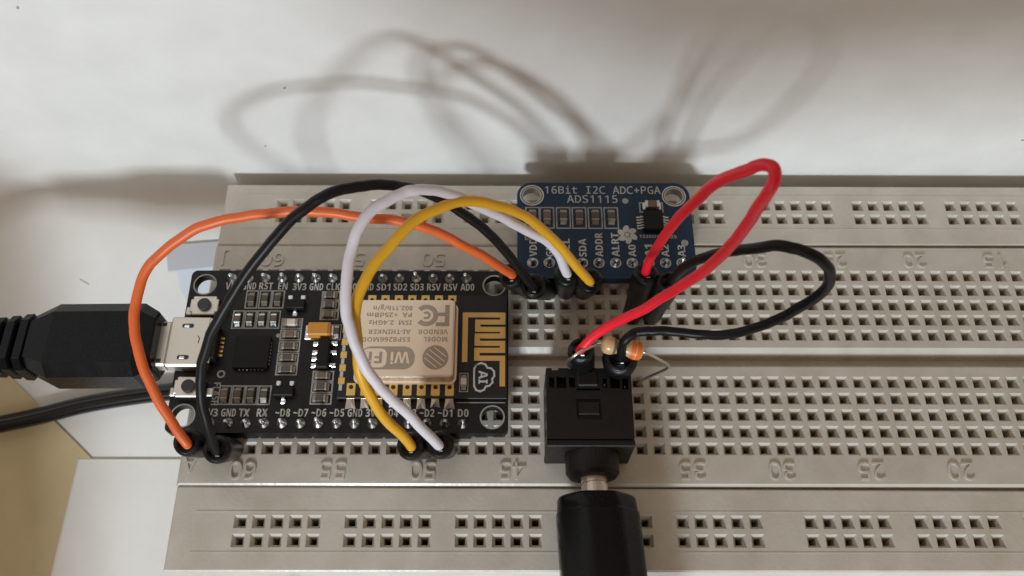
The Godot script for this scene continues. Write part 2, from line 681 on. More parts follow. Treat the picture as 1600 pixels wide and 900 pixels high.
# a board cut by round holes [x, z, radius]
func plate(called: String, outline: PackedVector2Array, holes: Array, top: float, thick: float, m: String, parent: Node3D) -> Node3D:
	var c := CSGPolygon3D.new()
	var poly := PackedVector2Array()
	for p in outline:
		poly.append(Vector2(p.x, -p.y))
	c.polygon = poly
	c.mode = CSGPolygon3D.MODE_DEPTH
	c.depth = thick
	c.material = M[m]
	hang(c, called, parent)
	c.basis = Basis(Vector3.RIGHT, -PI / 2) * Basis.from_scale(Vector3.ONE * S)
	c.position = Vector3(0, top, 0) * S - origin_of(parent)
	for h in holes:
		var k := CSGCylinder3D.new()
		k.name = "cut"
		k.operation = CSGShape3D.OPERATION_SUBTRACTION
		k.radius = h[2]
		k.height = thick * 6
		k.sides = 40
		k.material = M[m]
		k.basis = Basis(Vector3.RIGHT, PI / 2)
		k.position = Vector3(h[0], -h[1], 0)
		c.add_child(k, true)
	return c


func solder_mesh(lean: float, tall: float) -> ArrayMesh:
	var st := new_st()
	var path := []
	var rr := []
	for e in [[0.0, 0.78], [0.15, 0.72], [0.4, 0.5], [0.7, 0.36], [tall, 0.3], [tall + 0.12, 0.18]]:
		path.append(Vector3(lean * e[0] * 0.25, e[0], -lean * e[0] * 0.12))
		rr.append(e[1])
	tube(st, path, rr, 10, true, true)
	return done(st)


func smd(called: String, parent: Node3D, at: Vector3, w: float, d: float, h: float, body: String, along_x: bool, ends := "dull_tin") -> MeshInstance3D:
	var o := put(called, box_mesh(Vector3(w * 0.62, h, d) if along_x else Vector3(w, h, d * 0.62), 0.06), body, parent, at + Vector3(0, h / 2 + 0.03, 0))
	for s in [-1, 1]:
		var st := new_st()
		if along_x:
			var x: float = at.x + s * w * 0.41
			bevel_box(st, Vector3(x, at.y + h / 2 + 0.02, at.z), Vector3(w * 0.2, h + 0.06, d * 1.03), 0.08)
			flat_box(st, at.x + s * w * 0.5 - 0.01 if s > 0 else at.x - w * 0.66, at.z - d * 0.5, at.x + w * 0.66 if s > 0 else at.x - w * 0.5 + 0.01, at.z + d * 0.5, at.y, 0.12)
		else:
			var z: float = at.z + s * d * 0.41
			bevel_box(st, Vector3(at.x, at.y + h / 2 + 0.02, z), Vector3(w * 1.03, h + 0.06, d * 0.2), 0.08)
			# a sloping bead of solder at the end
			var za: float = at.z + s * d * 0.5
			var zb: float = at.z + s * d * 0.78
			var y0 := at.y + 0.02
			var p := [Vector3(at.x - w * 0.45, y0, zb), Vector3(at.x + w * 0.45, y0, zb), Vector3(at.x + w * 0.4, y0 + h * 0.75, za), Vector3(at.x - w * 0.4, y0 + h * 0.75, za), Vector3(at.x, y0 + h * 0.5, (za + zb) / 2)]
			var ins := Vector3(at.x, y0 - 0.3, za - s * 0.2)
			for k in 4:
				tri(st, p[k], p[(k + 1) % 4], p[4], ins)
		obj("solder_terminal", st, ends, o)
	return o


func sot(parent: Node3D, at: Vector3, w: float, d: float, flip: bool) -> void:
	var o := put("transistor", box_mesh(Vector3(w, 1.0, d), 0.14), "chip_black", parent, at + Vector3(0, 0.55, 0))
	for e in [[-0.95, -1], [0.95, -1], [0.0, 1]]:
		var s: float = e[1] * (-1 if flip else 1)
		var st := new_st()
		bevel_box(st, Vector3(at.x + e[0], at.y + 0.32, at.z + s * (d / 2 + 0.2)), Vector3(0.45, 0.16, 0.5), 0.05)
		bevel_box(st, Vector3(at.x + e[0], at.y + 0.14, at.z + s * (d / 2 + 0.62)), Vector3(0.72, 0.26, 0.75), 0.1)
		obj("lead", st, "solder", o)


func push_button(parent: Node3D, x: float, z: float, w: float) -> void:
	var st := new_st()
	bevel_box(st, Vector3(x, 4.35, z), Vector3(w - 0.2, 1.5, 2.8), 0.12)
	var b := obj("push_button", st, "chip_black", parent)
	st = new_st()
	bevel_box(st, Vector3(x, 5.35, z), Vector3(w - 0.7, 0.5, 3.0), 0.12)
	bevel_box(st, Vector3(x, 5.352, z), Vector3(w, 0.46, 2.1), 0.12)
	obj("metal_cover", st, "steel", b)
	st = new_st()
	tube(st, [Vector3(x + 0.1, 5.5, z), Vector3(x + 0.1, 6.05, z), Vector3(x + 0.1, 6.15, z)], [0.95, 0.95, 0.82], 24, false)
	obj("plunger", st, "switch_black", b)
	for s in [-1, 1]:
		st = new_st()
		bevel_box(st, Vector3(x + s * (w / 2 + 0.55), 3.85, z + 0.2), Vector3(1.0, 0.5, 1.3), 0.15)
		obj("terminal", st, "tin", b)


func make_wifi_board() -> void:
	var t := thing("wifi_board", "black wireless microcontroller board with a metal shield can, plugged across the breadboard", "circuit board", Vector3(-25, 0, 0))
	var top := 3.6
	var holes := [[-47.1, -10.35, 1.55], [-3.4, -10.3, 1.55], [-47.1, 10.35, 1.55], [-3.5, 10.5, 1.55]]
	var pcb := plate("circuit_board", rounded_rect(-49.35, -12.75, -1.25, 12.85, 0.9), holes, top, 1.55, "black_pcb", t)
	var y := top + 0.006
	for h in holes:
		var st := new_st()
		washer(st, Vector3(h[0], y, h[1]), h[2] + 0.02, h[2] + 0.22, 0.025)
		obj("hole_ring", st, "silk_dim", t)
	# header strips under the board and soldered pins
	var joints := [solder_mesh(0.3, 1.25), solder_mesh(-0.4, 1.5), solder_mesh(0.1, 1.05)]
	for z in [-11.43, 11.43]:
		var st := new_st()
		for k in 15:
			bevel_box(st, Vector3(-7.62 - 2.54 * k, 1.02, z), Vector3(2.5, 2.0, 2.4), 0.25)
		for k in 14:
			bevel_box(st, Vector3(-8.89 - 2.54 * k, 1.0, z), Vector3(0.3, 1.6, 1.8), 0.05)
		var hs := obj("header_strip", st, "black_plastic", t)
		st = new_st()
		for k in 15:
			bevel_box(st, Vector3(-7.62 - 2.54 * k, -1.4, z), Vector3(0.6, 3.0, 0.6), 0.1)
		obj("header_pins", st, "tin", hs)
		for k in 15:
			put("solder_joint", joints[(k * 7 + int(z)) % 3], "solder", t, Vector3(-7.62 - 2.54 * k, y, z), rng.randf_range(-2.5, 2.5))
	# pin names
	var far_names := ["VIN", "GND", "RST", "EN", "3V3", "GND", "CLK", "SD0", "CMD", "SD1", "SD2", "SD3", "RSV", "RSV", "AD0"]
	var near_names := ["3V3", "GND", "TX", "RX", "~D8", "~D7", "~D6", "~D5", "GND", "3V3", "~D4", "~D3", "~D2", "~D1", "D0"]
	for k in 15:
		var wd := 2.05 if far_names[k].length() > 2 else 1.4
		text("pin_label", far_names[k], 1.15, Vector3(-42.93 + 2.534 * k, y, -10.0 + (0.0 if k > 3 else -0.1)), "silk", t, 0, wd)
		wd = 2.05 if near_names[k].length() > 2 else 1.5
		text("pin_label", near_names[k], 1.15, Vector3(-43.25 + 2.545 * k - (0.35 if k in [2, 3] else 0.0), y, 9.9), "silk", t, 0, wd)
	text("switch_label", "FLASH", 1.0, Vector3(-42.9, y, 7.1), "silk_dim", t, -PI / 2, 3.4)
	# silkscreen outlines
	var sk := new_st()
	for e in [[-39.73, -7.85], [-37.72, -7.86], [-35.80, -7.87]]:
		frame_line(sk, e[0], e[1], 1.9, 3.05, y)
	for e in [[-41.34, -4.53], [-39.54, -4.53], [-37.75, -4.54], [-35.98, -4.54]]:
		frame_line(sk, e[0], e[1], 1.75, 3.0, y)
	for z in [-3.89, -2.06, -0.2, 1.62, 3.42]:
		frame_line(sk, -33.28, z, 3.15, 1.72, y)
	for e in [[-41.62, 7.3], [-39.72, 7.3], [-37.86, 7.3], [-35.98, 7.3]]:
		frame_line(sk, e[0], e[1], 1.85, 2.95, y)
	for z in [-8.47, -6.86, -5.26]:
		frame_line(sk, -27.9, z, 2.8, 1.55, y)
	for z in [4.4, 6.13, 7.87]:
		frame_line(sk, -27.9, z, 3.1, 1.66, y)
	frame_line(sk, -28.4, -2.5, 5.0, 2.5, y, 0.12)
	for e in [[-39.1, 9.55, 1.0], [-36.55, 9.5, -1.0]]:
		var d: float = e[2]
		tri(sk, Vector3(e[0] + 0.55, y + 0.03, 9.9 - 0.45 * d), Vector3(e[0] + 1.35, y + 0.03, 9.9 - 0.45 * d), Vector3(e[0] + 0.95, y + 0.03, 9.9 + 0.5 * d), Vector3(e[0], y - 2, 9.9))
	washer(sk, Vector3(-42.6, y, 4.1), 0.35, 0.6, 0.03)
	washer(sk, Vector3(-35.1, y, -1.95), 0.0, 0.32, 0.03)
	flat_box(sk, -8.6, 8.28, -1.7, 8.42, y + 0.004)
	var so := obj("silkscreen", sk, "silk_dim", t)
	so.set_meta("label", "pale printed outlines round the small components")
	# small components
	for e in [[-39.73, -7.85], [-37.72, -7.86], [-35.80, -7.87]]:
		smd("resistor", t, Vector3(e[0], y, e[1]), 0.95, 1.45, 0.5, "resistor_body", false)
	for e in [[-41.34, -4.53, 0], [-39.54, -4.53, 1], [-37.75, -4.54, 1], [-35.98, -4.54, 0]]:
		smd("resistor" if e[2] else "capacitor", t, Vector3(e[0], y, e[1]), 0.9, 1.45, 0.55, "resistor_body" if e[2] else "capacitor_body", false, "tin" if e[2] else "solder")
	var led := smd("indicator_light", t, Vector3(-33.28, y, -3.89), 2.0, 1.0, 0.7, "led_white", true)
	led.set_meta("label", "white indicator light beside the square chip")
	for e in [[-2.06, 0], [-0.2, 1], [1.62, 1], [3.42, 1]]:
		smd("resistor", t, Vector3(-33.28, y, e[0]), 1.9, 0.95, 0.5, "capacitor_body" if e[1] == 0 else "resistor_body", true)
	for e in [[-41.62, 1], [-39.72, 0], [-37.86, 0], [-35.98, 0]]:
		smd("capacitor" if e[1] else "resistor", t, Vector3(e[0], y, 7.3), 0.95, 1.5, 0.6, "capacitor_body" if e[1] else "resistor_body", false)
	for z in [-8.47, -6.86, -5.26]:
		smd("capacitor", t, Vector3(-28.0, y, z), 1.6, 0.95, 0.6, "resistor_body" if z < -6 else "capacitor_body", true)
	for z in [4.4, 6.13, 7.87]:
		smd("capacitor", t, Vector3(-28.0, y, z), 1.7, 1.0, 0.6, "capacitor_body" if z < 5 else "resistor_body", true)
	smd("resistor", t, Vector3(-26.6, y, -2.6), 0.9, 1.5, 0.5, "resistor_body", false)
	sot(t, Vector3(-33.0, y, -6.75), 2.9, 1.5, false)
	sot(t, Vector3(-33.2, y, 6.9), 2.9, 1.5, false)
	# tantalum capacitor
	var st := new_st()
	bevel_box(st, Vector3(-28.85, 4.5, -2.44), Vector3(3.3, 1.6, 2.0), 0.16)
	var ta := obj("tantalum_capacitor", st, "tantalum", t)
	st = new_st()
	bevel_box(st, Vector3(-27.5, 4.505, -2.44), Vector3(0.55, 1.62, 2.02), 0.17)
	obj("polarity_band", st, "tantalum_band", ta)
	for s in [-1, 1]:
		st = new_st()
		bevel_box(st, Vector3(-28.85 + s * 1.75, 4.0, -2.44), Vector3(0.4, 0.9, 1.3), 0.08)
		bevel_box(st, Vector3(-28.85 + s * 1.85, 3.7, -2.44), Vector3(0.9, 0.2, 2.2), 0.06)
		obj("solder_terminal", st, "solder", ta)
	# voltage regulator
	st = new_st()
	bevel_box(st, Vector3(-28.0, 4.3, 1.2), Vector3(1.75, 1.2, 4.6), 0.18)
	var reg := obj("voltage_regulator", st, "chip_black", t)
	for e in [[-1, -0.6], [-1, 0.75], [-1, 1.75], [-1, 2.8], [1, -0.7], [1, 0.75], [1, 2.75]]:
		st = new_st()
		bevel_box(st, Vector3(-28.0 + e[0] * 1.05, 3.95, e[1]), Vector3(0.5, 0.18, 0.45), 0.05)
		bevel_box(st, Vector3(-28.0 + e[0] * 1.45, 3.74, e[1]), Vector3(0.75, 0.26, 0.7), 0.1)
		obj("lead", st, "solder", reg)
	# square serial chip
	st = new_st()
	bevel_box(st, Vector3(-38.4, 4.05, 0.95), Vector3(5.0, 0.9, 5.0), 0.06)
	var chip := obj("square_chip", st, "chip_black", t)
	st = new_st()
	for k in 7:
		for s in [-1, 1]:
			bevel_box(st, Vector3(-38.4 - 1.65 + 0.55 * k, 3.72, 0.95 + s * 2.52), Vector3(0.25, 0.22, 0.14), 0.03)
			bevel_box(st, Vector3(-38.4 + s * 2.52, 3.72, 0.95 - 1.65 + 0.55 * k), Vector3(0.14, 0.22, 0.25), 0.03)
	obj("chip_contacts", st, "solder", chip)
	push_button(t, -46.0, -5.95, 4.1)
	push_button(t, -46.3, 6.75, 4.1)
	# micro usb socket
	st = new_st()
	var sec := []
	for x in [-50.0, -49.85, -44.6, -44.5]:
		var k := 0.12 if x == -50.0 or x == -44.5 else 0.0
		sec.append([Vector3(x, 6.2 - k, -3.6 + k), Vector3(x, 6.2 - k, 3.6 - k), Vector3(x, 5.9, 3.85 - k), Vector3(x, 3.9, 3.75 - k), Vector3(x, 3.65, 3.4), Vector3(x, 3.65, -3.4), Vector3(x, 3.9, -3.75 + k), Vector3(x, 5.9, -3.85 + k)])
	loft(st, sec)
	var sock := obj("usb_socket", st, "steel", t)
	for z in [-2.35, 2.55]:
		st = new_st()
		var ring := []
		for yy in [6.205, 6.215]:
			var r := []
			for q in rounded_rect(-48.4, z - 0.33, -46.7, z + 0.33, 0.3, 4):
				r.append(Vector3(q.x, yy, q.y))
			ring.append(r)
		loft(st, ring)
		var slot := obj("spring_slot", st, "switch_black", sock)
		st = new_st()
		bevel_box(st, Vector3(-47.7, 6.23, z + 0.05), Vector3(0.75, 0.1, 0.4), 0.05)
		obj("spring_finger", st, "solder", slot)
	st = new_st()
	bevel_box(st, Vector3(-44.0, 6.0, -3.1), Vector3(1.1, 0.3, 1.0), 0.08)
	bevel_box(st, Vector3(-44.1, 6.0, 2.9), Vector3(0.7, 0.3, 0.8), 0.08)
	obj("socket_tab", st, "steel", sock)
	st = new_st()
	bevel_box(st, Vector3(-43.9, 4.6, -0.2), Vector3(1.1, 1.9, 5.2), 0.1)
	obj("socket_rear", st, "chip_black", sock)
	st = new_st()
	for k in 5:
		bevel_box(st, Vector3(-43.2, 3.72, -1.4 + 0.65 * k), Vector3(0.8, 0.14, 0.35), 0.03)
	obj("socket_contacts", st, "gold", sock)
	st = new_st()
	polyline_flat(st, [Vector2(-45.9, -0.75), Vector2(-45.6, -0.4), Vector2(-45.7, 0.35)], 0.12, 6.2, 0.03)
	obj("seam", st, "switch_black", sock)
	make_wifi_module(t)


func make_wifi_module(t: Node3D) -> void:
	var top := 4.4
	var st := new_st()
	bevel_box(st, Vector3(-13.5, 4.01, -0.1), Vector3(24.1, 0.8, 16.2), 0.05)
	var mod := obj("wireless_module", st, "module_pcb", t)
	mod.set_meta("label", "smaller black board with a shield can and gold antenna trace")
	var y := top + 0.004
	var pad := new_st()
	for k in 8:
		for zz in [-7.75]:
			st = new_st()
			flat_box(st, -9.63 - 1.99 * k - 0.6, zz - 0.45, -9.63 - 1.99 * k + 0.6, zz + 0.6, y, 0.05)
			obj("edge_pad", st, "gold_pad", mod)
		var x := -9.6 - 2.0 * k
		st = new_st()
		flat_box(st, x - 0.62, 5.75, x + 0.62, 7.6, y, 0.05)
		quad(st, Vector3(x - 0.6, y, 8.025), Vector3(x + 0.6, y, 8.025), Vector3(x + 0.6, 3.65, 8.04), Vector3(x - 0.6, 3.65, 8.04), Vector3(x, 4, 0))
		obj("edge_pad", st, "gold_pad", mod)
		st = new_st()
		tube(st, [Vector3(x, y + 0.03, 6.35), Vector3(x, y + 0.07, 6.35)], 0.32, 14, false)
		tube(st, [Vector3(-9.63 - 1.99 * k, y + 0.03, -7.45), Vector3(-9.63 - 1.99 * k, y + 0.07, -7.45)], 0.28, 14, false)
		obj("pad_hole", st, "hole_dark", mod)
		# ragged bead of solder joining the pad to the main board
		st = new_st()
		var w := rng.randf_range(0.55, 0.8)
		var zf := rng.randf_range(9.0, 9.4)
		var p := [Vector3(x - 0.45, 4.42, 7.65), Vector3(x + 0.45, 4.42, 7.65), Vector3(x + w, 3.63, zf), Vector3(x + 0.1, 3.66, zf - 0.15), Vector3(x - w, 3.63, zf)]
		var mid := Vector3(x + rng.randf_range(-0.1, 0.1), 4.15, 8.35)
		for q in 5:
			tri(st, p[q], p[(q + 1) % 5], mid, Vector3(x, 3.0, 7.6))
		obj("solder_bead", st, "solder", mod)
	for k in 6:
		var z := -4.6 + 2.0 * k
		st = new_st()
		flat_box(st, -25.5, z - 0.5, -24.6, z + 0.5, y, 0.05)
		obj("edge_pad", st, "gold_pad", mod)
		st = new_st()
		flat_box(st, -25.35, z + 0.55, -24.9, z + 1.45, y, 0.03)
		obj("silkscreen", st, "silk", mod)
	# antenna
	st = new_st()
	var ant := [Vector2(-7.56, 2.08), Vector2(-7.6, -5.0), Vector2(-2.08, -5.0), Vector2(-2.08, -3.85), Vector2(-5.75, -3.85), Vector2(-5.75, -2.68), Vector2(-2.08, -2.68), Vector2(-2.08, -1.62), Vector2(-5.78, -1.62), Vector2(-5.78, -0.45), Vector2(-2.1, -0.45), Vector2(-2.1, 0.65), Vector2(-5.8, 0.65), Vector2(-5.8, 1.88), Vector2(-2.1, 1.88), Vector2(-2.1, 5.8)]
	polyline_flat(st, ant, 0.78, y, 0.05)
	obj("antenna_trace", st, "gold", mod)
	# cloud outline with letters, lying on its side
	st = new_st()
	var cl := []
	for e in [[-5.9, 2.9], [-5.2, 2.62], [-4.6, 2.85], [-4.3, 3.35], [-3.75, 3.45], [-3.35, 3.9], [-3.3, 4.6], [-3.6, 5.1], [-3.55, 5.6], [-4.0, 6.1], [-4.5, 6.2], [-4.75, 6.7], [-5.3, 6.95], [-5.85, 6.75], [-6.15, 6.2], [-6.2, 5.0], [-6.2, 3.5], [-5.9, 2.9]]:
		cl.append(Vector2(e[0] + 0.05, e[1]))
	polyline_flat(st, cl, 0.26, y, 0.03)
	obj("cloud_emblem", st, "silk", mod)
	text("emblem_letters", "AI", 1.3, Vector3(-4.85, y, 4.8), "silk", mod, -PI / 2, 2.0)
	smd("indicator_light", mod, Vector3(-7.6, y, 5.6), 0.85, 1.5, 0.5, "led_white", false)
	st = new_st()
	frame_line(st, -7.6, 5.6, 1.3, 2.9, y, 0.12)
	flat_box(st, -8.72, -1.5, -8.62, 4.5, y, 0.03)
	obj("silkscreen", st, "silk_dim", mod)
	# shield can
	st = new_st()
	var rings := []
	for e in [[4.42, 0.28], [4.62, 0.28], [4.66, 0.05], [6.35, 0.0], [6.6, -0.1], [6.7, -0.32]]:
		var r := []
		for p in rounded_rect(-23.05 - e[1], -6.45 - e[1], -8.95 + e[1], 5.65 + e[1], 0.7 + e[1], 5):
			r.append(Vector3(p.x, e[0], p.y))
		rings.append(r)
	loft(st, rings)
	var can := obj("shield_can", st, "shield_metal", mod)
	y = 6.705
	st = new_st()
	# big round letters of the approval mark, upside down
	washer(st, Vector3(-13.15, y, -3.85), 1.0, 1.72, 0.02, PI + 0.75, 3 * PI - 0.75, 30)
	washer(st, Vector3(-13.15, y, -3.85), 0.28, 0.62, 0.02, PI + 0.75, 3 * PI - 0.75, 20)
	flat_box(st, -10.45, -5.55, -9.8, -2.75, y, 0.02)
	flat_box(st, -11.75, -2.75, -9.8, -2.15, y, 0.02)
	flat_box(st, -11.45, -4.3, -10.45, -3.75, y, 0.02)
	obj("approval_mark", st, "etched", can)
	var rows := [["802.11b/g/n", -18.05, -5.1, 5.7], ["PA  +25dBm", -18.5, -3.9, 6.5], ["ISM  2.4GHz", -18.3, -2.7, 6.2], ["AI-THINKER", -18.35, -1.25, 6.1], ["ESP8266MOD", -18.8, -0.05, 6.9], ["VENDOR", -12.1, -1.25, 4.3], ["MODEL", -11.7, -0.1, 3.4]]
	for e in rows:
		text("etched_text", e[0], 0.72, Vector3(e[1], y, e[2]), "etched", can, PI, e[3], 0.02)
	st = new_st()
	var pill := []
	for yy in [y, y + 0.02]:
		var r := []
		for p in rounded_rect(-22.3, 1.05, -14.5, 4.55, 1.6, 8):
			r.append(Vector3(p.x, yy, p.y))
		pill.append(r)
	loft(st, pill)
	var pl := obj("etched_badge", st, "etched", can)
	st = new_st()
	pill = []
	for yy in [y + 0.021, y + 0.035]:
		var r := []
		for p in rounded_rect(-22.0, 1.35, -18.5, 4.25, 0.9, 6):
			r.append(Vector3(p.x, yy, p.y))
		pill.append(r)
	loft(st, pill)
	obj("badge_panel", st, "shield_metal", pl)
	text("badge_letters", "Wi", 1.75, Vector3(-16.6, y + 0.021, 2.8), "shield_metal", pl, PI, 2.7, 0.02)
	text("badge_letters", "Fi", 1.75, Vector3(-20.1, y + 0.036, 2.8), "etched", pl, PI, 1.9, 0.02)
	st = new_st()
	washer(st, Vector3(-11.6, y, 2.7), 0.0, 1.85, 0.02, 0, TAU, 36)
	var disc := obj("etched_disc", st, "etched", can)
	st = new_st()
	for k in 4:
		var d := -1.05 + 0.7 * k
		var half := sqrt(1.6 * 1.6 - d * d) * 0.9
		var c := Vector2(-11.6, 2.7) + Vector2(0.64, -0.77) * d
		polyline_flat(st, [c - Vector2(0.77, 0.64) * half, c + Vector2(0.77, 0.64) * half], 0.12, y + 0.02, 0.012)
	obj("disc_hatching", st, "shield_metal", disc)


func make_adc_board() -> void:
	var t := thing("converter_board", "small dark blue converter board with white lettering, plugged in behind the jumper wires", "circuit board", Vector3(13.8, 0, -19.7))
	var top := 4.1
	var holes := [[2.45, -26.1, 1.43], [25.0, -26.0, 1.43]]
	plate("circuit_board", rounded_rect(0.1, -28.5, 27.5, -11.3, 2.4, 8), holes, top, 1.6, "blue_pcb", t)
	var y := top + 0.006
	var st: SurfaceTool
	for h in holes:
		st = new_st()
		washer(st, Vector3(h[0], y, h[1]), 1.72, 1.9, 0.04, 0, TAU, 36)
		washer(st, Vector3(h[0], y, h[1]), 1.43, 1.55, 0.03, 0, TAU, 36)
		tube(st, [Vector3(h[0], top - 1.6, h[1]), Vector3(h[0], y + 0.02, h[1])], 1.42, 36, true, false)
		obj("plated_hole", st, "tin", t)
	text("board_title", "16Bit I2C ADC+PGA", 1.35, Vector3(13.75, y, -27.15), "silk", t, 0, 18.4, 0.04, mono)
	text("board_title", "ADS1115", 1.35, Vector3(12.0, y, -25.45), "silk", t, 0, 8.0, 0.04, mono)
	st = new_st()
	washer(st, Vector3(17.23, y, -25.1), 0.0, 0.5, 0.03)
	washer(st, Vector3(26.0, y, -17.5), 0.0, 0.55, 0.03)
	obj("test_pad", st, "silk_dim", t)
	var sk := new_st()
	for x in [2.5, 4.78, 7.34, 9.82, 12.33, 14.84]:
		frame_line(sk, x, -21.95, 2.3, 3.95, y, 0.2)
	frame_line(sk, 2.1, -18.7, 1.6, 1.5, y, 0.2)
	frame_line(sk, 21.25, -23.9, 3.8, 1.9, y, 0.2)
	obj("silkscreen", sk, "silk_dim", t)
	for x in [2.5, 4.78, 7.34, 9.82, 12.33, 14.84]:
		smd("resistor" if x > 6 else "capacitor", t, Vector3(x, y, -22.1), 1.15, 1.75, 0.6, "resistor_body" if x > 6 else "capacitor_body", false)
	smd("resistor", t, Vector3(2.1, y, -18.9), 0.9, 1.2, 0.5, "resistor_body", false)
	smd("capacitor", t, Vector3(21.35, y, -24.1), 2.2, 1.2, 0.9, "capacitor_body", true, "solder")
	# converter chip
	st = new_st()
	bevel_box(st, Vector3(21.3, 4.75, -21.0), Vector3(2.95, 1.1, 3.4), 0.12)
	var chip := obj("converter_chip", st, "chip_black", t)
	for s in [-1, 1]:
		for k in 5:
			st = new_st()
			var z := -22.0 + 0.5 * k
			bevel_box(st, Vector3(21.3 + s * 1.7, 4.45, z), Vector3(0.5, 0.12, 0.24), 0.03)
			bevel_box(st, Vector3(21.3 + s * 2.15, 4.2, z), Vector3(0.75, 0.14, 0.26), 0.03)
			obj("chip_leg", st, "tin", chip)
	# flower emblem: petals twisted about a hub
	st = new_st()
	var fc := Vector3(17.2, y, -18.95)
	for k in 6:
		var a := TAU * k / 6 + 0.35
		var c := fc + Vector3(cos(a), 0, sin(a)) * 1.02
		var long := Vector3(cos(a + 0.55), 0, sin(a + 0.55))
		var wide := Vector3(-long.z, 0, long.x)
		for q in 16:
			var b0 := TAU * q / 16
			var b1 := TAU * (q + 1) / 16
			var p0 := c + long * cos(b0) * 0.68 + wide * sin(b0) * 0.46
			var p1 := c + long * cos(b1) * 0.68 + wide * sin(b1) * 0.46
			var up := Vector3(0, 0.03 + 0.001 * k, 0)
			tri(st, c + up, p0 + up, p1 + up, c - Vector3(0, 3, 0))
	washer(st, fc, 0.0, 0.36, 0.045, 0, TAU, 16)
	obj("flower_emblem", st, "silk", t)
	text("batch_number", "13380HP1", 0.6, Vector3(21.0, y, -18.65), "silk_dim", t, 0, 3.9)
	text("batch_number", "25", 0.6, Vector3(24.35, y, -18.6), "silk_dim", t, 0, 1.0)
	# pins
	var names := ["VDD", "GND", "SCL", "SDA", "ADDR", "ALRT", "A0", "A1", "A2", "A3"]
	var joints := [solder_mesh(0.3, 1.0), solder_mesh(-0.4, 1.2)]
	st = new_st()
	for k in 10:
		bevel_box(st, Vector3(2.54 + 2.54 * k, 1.25, -13.97), Vector3(2.5, 2.45, 2.4), 0.25)
	var hs := obj("header_strip", st, "black_plastic", t)
	st = new_st()
	for k in 10:
		bevel_box(st, Vector3(2.54 + 2.54 * k, -1.4, -13.97), Vector3(0.6, 3.0, 0.6), 0.1)
	obj("header_pins", st, "tin", hs)
	for k in 10:
		var x := 2.54 + 2.54 * k - 0.1
		var n: String = names[k]
		var len_mm := 1.05 * n.length()
		text("pin_label", n, 1.15, Vector3(x + 0.1, y, -14.9 - len_mm / 2 - 0.15), "silk", t, PI / 2, len_mm)
		st = new_st()
		washer(st, Vector3(x, y, -13.97), 0.35, 0.85, 0.03)
		obj("pin_pad", st, "tin", t)
		put("solder_joint", joints[k % 2], "solder", t, Vector3(x, y, -13.97), rng.randf_range(-3, 3))


